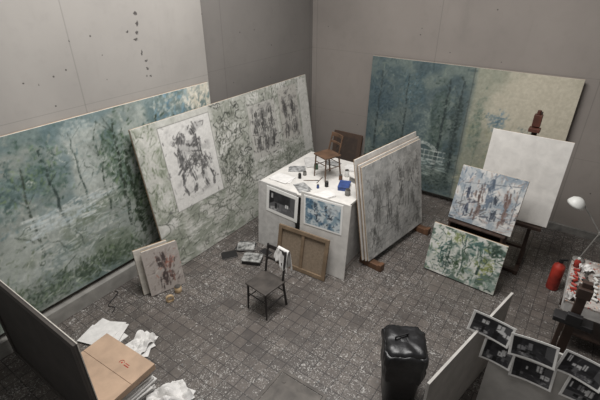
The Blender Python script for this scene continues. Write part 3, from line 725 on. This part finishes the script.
def easel(loc,yaw,mast,ledge,label,mat,w=.6):
    e=empty('studio_easel',loc,(0,0,math.radians(yaw)),label,'easel')
    for sx in(-1,1):
        MB().beam((sx*w/2,-.22,.04),(sx*w/2,.5,.04),.06,.07).obj('foot',mat,e,bevel=.005)
        MB().beam((sx*w/2,.0,.075),(sx*w/2,.16,ledge+.35),.05,.05).obj('upright',mat,e,bevel=.004)
        MB().beam((sx*w/2,.47,.07),(sx*w/2,.17,.8),.035,.035).obj('brace',mat,e,bevel=.003)
    MB().beam((-w/2,.05,.35),(w/2,.05,.35),.07,.04).obj('cross_bar',mat,e,bevel=.004)
    MB().beam((-w/2,.17,ledge+.3),(w/2,.17,ledge+.3),.07,.04).obj('cross_bar',mat,e,bevel=.004)
    MB().beam((-w/2,-.18,.045),(w/2,-.18,.045),.06,.05).obj('cross_bar',mat,e,bevel=.004)
    MB().beam((0,.04,.3),(0,.30,mast),.07,.035).obj('mast',mat,e,bevel=.004)
    MB().box((0,-.02,ledge-.03),(w+.3,.2,.05)).obj('ledge',mat,e,bevel=.004)
    MB().box((0,.21,mast-.1),(.1,.09,.16)).box((0,.17,mast-.22),(.14,.12,.05)).cyl((0,.2,mast-.02),(0,.2,mast+.04),.025).obj('clamp',simple('clamp_wood_mat',(80,46,36),.5),e,bevel=.005)
    return e
easel((-.5,6.07,0),0,2.32,.82,'dark wooden studio easel holding a blank canvas',M['darkwood'])
canvas('canvas',1.0,1.22,(-.5,6.0,.83),0,8,M['white'],'blank white primed canvas on the dark easel','canvas')

# side table + lamp
e=empty('side_table',(1.04,5.12,0),(0,0,0),'paint-spattered side table heaped with papers and paint tubes','table')
MB().box((0,0,.735),(1.3,1.0,.03)).obj('table_top',M['splat'],e,bevel=.004)
for sx in(-1,1):
    for sy in(-1,1): MB().box((sx*.58,sy*.43,.36),(.05,.05,.72)).obj('leg',M['darkwood'],e,bevel=.004)
MB().box((0,0,.25),(1.12,.82,.02)).obj('shelf',M['darkwood'],e)
MB().box((0,-.49,.66),(1.26,.02,.12)).obj('apron',M['paper2'],e)
MB().box((-.64,0,.66),(.02,.96,.12)).obj('apron',M['paper2'],e)
def lamp(loc,yaw):
    e=empty('desk_lamp',loc,(0,0,math.radians(yaw)),'white articulated lamp with a dome shade','lamp')
    MB().lathe([(.001,0),(.07,0),(.07,.02),(.02,.03),(.001,.03)]).obj('base',M['grey'],e,smooth=True)
    MB().cyl((0,0,.03),(.1,0,.45),.008).cyl((.1,0,.45),(-.18,0,.80),.008).cyl((.1,-.015,.45),(.1,.015,.45),.018).obj('arm',M['grey'],e)
    MB().lathe([(.001,.08),(.016,.08),(.04,.074),(.08,.044),(.10,0),(.104,-.024),(.10,-.024),(.076,.036),(.036,.068)]).obj('lamp_shade',M['lampwhite'],e,smooth=True,loc=(-.23,0,.76),rot=(0,math.radians(20),0))
lamp((.45,5.54,.751),0)
def bottle(loc,r,h,mat,label,group='paint bottles on the side table'):
    e=empty('paint_bottle',loc,(0,0,0),label,'bottle',group)
    MB().lathe([(.001,0),(r,0),(r,h*.62),(r*.45,h*.8),(r*.4,h*.86)],20).obj('bottle_body',mat,e,smooth=True)
    MB().lathe([(r*.48,h*.85),(r*.48,h),(.001,h)],16).obj('cap',M['lampwhite'],e)
bottle((.44,5.38,.751),.035,.13,M['red'],'red paint bottle on the side table')
bottle((.54,4.67,.751),.03,.10,M['red'],'red paint bottle on the side table')
e=empty('red_canister',(.30,5.86,0),(0,0,.6),'red metal canister standing on the floor','canister')
MB().lathe([(.001,0),(.075,0),(.08,.01),(.08,.36),(.07,.40),(.035,.43),(.03,.45)]).obj('canister_body',M['red'],e,smooth=True)
MB().cyl((0,0,.44),(0,0,.48),.03).box((.03,0,.49),(.1,.03,.02)).obj('handle',M['black'],e)
sheets((.93,4.84,.751),20,.26,.34,16,M['paper'],'pile of white papers on the side table',spread=.03,rs=.3)
sheets((.97,5.36,.751),-15,.36,.3,24,M['paper'],'tall pile of white papers on the side table',spread=.03,rs=.3)
cloth('crumpled_paper',.4,.34,(.93,4.86,.835),(0,0,.4),M['paper'],.13,'crumpled white paper on the side table papers','paper',13)
cloth('crumpled_paper',.36,.3,(.97,5.34,.875),(0,0,1.0),M['paper'],.13,'crumpled white paper on the tall paper pile','paper',15)
cloth('cloth_rag',.16,.14,(.54,5.36,.752),(0,0,.5),M['paper'],.09,'crumpled white rag on the side table','cloth',21,20,1.8)
cloth('cloth_rag',.12,.12,(.46,4.68,.752),(0,0,1.2),M['paper2'],.09,'crumpled greyish rag on the side table','cloth',27,20,1.8)
k=0
for iy in range(7):
    for ix in range(3):
        x=.46+.10*ix+random.uniform(-.008,.008); y=4.78+.083*iy+random.uniform(-.004,.004)
        c=('red','orange','lampwhite','red','lampwhite','metal','lampwhite','blue')[(k*5+iy)%8]; k+=1
        nm={'red':'red','orange':'orange','lampwhite':'white','metal':'bare metal','blue':'blue'}[c]
        e=empty('paint_tube',(x,y,.770),(0,0,random.uniform(0,6.28)),'crumpled %s paint tube lying on the table'%nm,'paint tube',group='paint tubes')
        MB().cyl((-.035,0,0),(.028,0,0),.014,.017).obj('tube_body',M[c],e)
        MB().cyl((.028,0,0),(.042,0,0),.009).obj('cap',M['black'],e)
canvas('canvas',.5,1.1,(.92,5.95,.0),-30,10,M['white'],'white canvas leaning beside the side table','canvas')

# ---------------- partitions with prints
o=MB().box((0,0,.5),(.025,1.63,1.0)).obj('partition_board',M['partition'],bevel=.003,loc=(-.27,3.27,0),rot=(0,0,math.radians(-12))); tag(o,'waist-high off-white partition board standing on edge','board')
o=MB().box((0,0,.55),(1.6,.02,1.1)).obj('pin_board',M['partition'],bevel=.003,loc=(.70,3.34,0)); tag(o,'greyish pin board with photographs hung along it','board')
prints=[(-.17,3.320,.96,.38,.25,5,.02,3),(.22,3.296,.93,.38,.25,-6,.02,9),(.57,3.320,.92,.36,.26,7,.025,1),(.93,3.298,.95,.38,.26,-4,.02,12),
        (-.05,3.328,.68,.29,.28,2,.015,4),(.27,3.3275,.64,.36,.27,-4,.015,7),(.67,3.3275,.66,.34,.28,4,.015,14),(1.05,3.328,.64,.35,.27,-3,.015,6)]
for i,(x,y,z,w,h,r,bw,sd) in enumerate(prints):
    flat_print('photo_print',interior(w,h,.005,200+sd*7,.022),(x,y,z),0,0,'dark interior photograph with white border, pinned up','photograph',bow=bw,roll=r,group='photographs on the pin board')
e=empty('clamp_stand',(.42,3.62,0),(0,0,0),'dark brown wooden clamp stand behind the pin board','stand')
MB().box((0,0,.03),(.08,.36,.058)).obj('foot',M['darkwood'],e,bevel=.004)
MB().box((0,0,.03),(.5,.08,.06)).obj('foot',M['darkwood'],e,bevel=.004)
MB().box((0,0,.87),(.075,.05,1.66)).obj('post',M['darkwood'],e,bevel=.005)
MB().box((0,-.02,1.28),(.3,.12,.05)).box((0,-.06,1.33),(.12,.05,.1)).obj('clamp',M['black'],e,bevel=.006)
MB().box((0,-.01,1.6),(.11,.09,.1)).obj('top_clamp',M['darkwood'],e,bevel=.006)

# ---------------- bottom left: board, box, papers
e=empty('stretched_canvas',(-3.79,.87,0),(0,0,0),'large dark grey canvas seen from the back','canvas')
W,H=1.95,1.38
MB().box((0,.02,H/2),(W,.012,H)).obj('dark_canvas_back',M['darkback'],e)
s=MB()
for a in(-1,1): s.box((a*(W/2-.035),.005,H/2),(.07,.02,H)); s.box((0,.005,H/2+a*(H/2-.035)),(W-.14,.02,.07))
s.obj('stretcher_frame',simple('dark_stretcher_mat',(70,65,61),.7,var=.12),e,bevel=.003)
MB().box((0,.03,H/2),(W+.004,.008,H+.004)).obj('canvas_edge',M['canvas_edge'],e)
sheets((-3.28,1.26,.0),0,.70,.50,26,M['paper'],'tall untidy pile of white papers under the cardboard box',spread=.03,rs=.08,t=.0128)
e=empty('cardboard_box',(-3.29,1.23,.362),(0,0,math.radians(3)),'closed flat cardboard box with a red printed mark','box')
w,d,h=.78,.58,.075
MB().box((0,0,h/2-.002),(w,d,h-.004)).obj('box_body',M['cardboard'],e,bevel=.004)
MB().box((0,-d/4-.001,h),(w,d/2-.004,.005)).obj('flap',M['cardboard'],e,bevel=.001)
MB().box((0,d/4+.001,h),(w,d/2-.004,.005)).obj('flap',M['cardboard'],e,bevel=.001)
b=MB(); 
for k in range(10):
    a0=math.radians(200*k/10+20); a1=math.radians(200*(k+1)/10+20)
    b.beam((.09+.028*math.cos(a0),.12+.028*math.sin(a0),h+.0035),(.09+.028*math.cos(a1),.12+.028*math.sin(a1),h+.0035),.002,.011)
b.box((.165,.112,h+.0035),(.07,.010,.002)).box((.16,.134,h+.0035),(.055,.007,.002)).box((.09,.12,h+.0035),(.016,.016,.002))
b.obj('red_print',M['red'],e)
sheets((-4.15,1.66,.001),30,.42,.3,6,M['paper'],'loose white papers on the floor behind the box',spread=.06,rs=.5)
sheets((-3.62,1.80,.001),10,.24,.32,5,M['paper'],'scattered white sheets on the floor beside the box',spread=.04,rs=.5)
sheets((-2.72,1.50,.001),-10,.26,.42,12,M['paper'],'pile of loose white papers next to the box',spread=.05,rs=.5)
cloth('crumpled_paper',.24,.30,(-3.62,1.80,.028),(0,0,.2),M['paper'],.15,'creased white sheet on scattered papers','paper',3,24,1.6)
cloth('crumpled_paper',.32,.40,(-2.72,1.50,.063),(0,0,-.3),M['paper'],.15,'creased white sheets lying on a paper pile','paper',5,24,1.7)
b=MB(); pts=[]
for i in range(28):
    t=i/27; pts.append((-4.76+.35*t,2.2-.3*t+.06*math.sin(t*9),.007))
for a,c in zip(pts,pts[1:]): b.cyl(a,c,.006,seg=8)
o=b.obj('cable',M['black']); tag(o,'thin black cable curling on the floor','cable')

# ---------------- lights
def area(name,loc,rot,size,sy,power,col):
    l=bpy.data.lights.new(name,'AREA'); l.shape='RECTANGLE'; l.size=size; l.size_y=sy; l.energy=power; l.color=col
    o=bpy.data.objects.new(name,l); COL.objects.link(o); o.location=loc; o.rotation_euler=rot; return o
area('skylight',(-2.2,3.3,6.0),(0,0,0),2.8,2.8,395,(1,.98,.96))
w=bpy.data.worlds.new('world'); scene.world=w; w.use_nodes=True
bg=w.node_tree.nodes['Background']; bg.inputs[0].default_value=(1,.985,.97,1); bg.inputs[1].default_value=.28
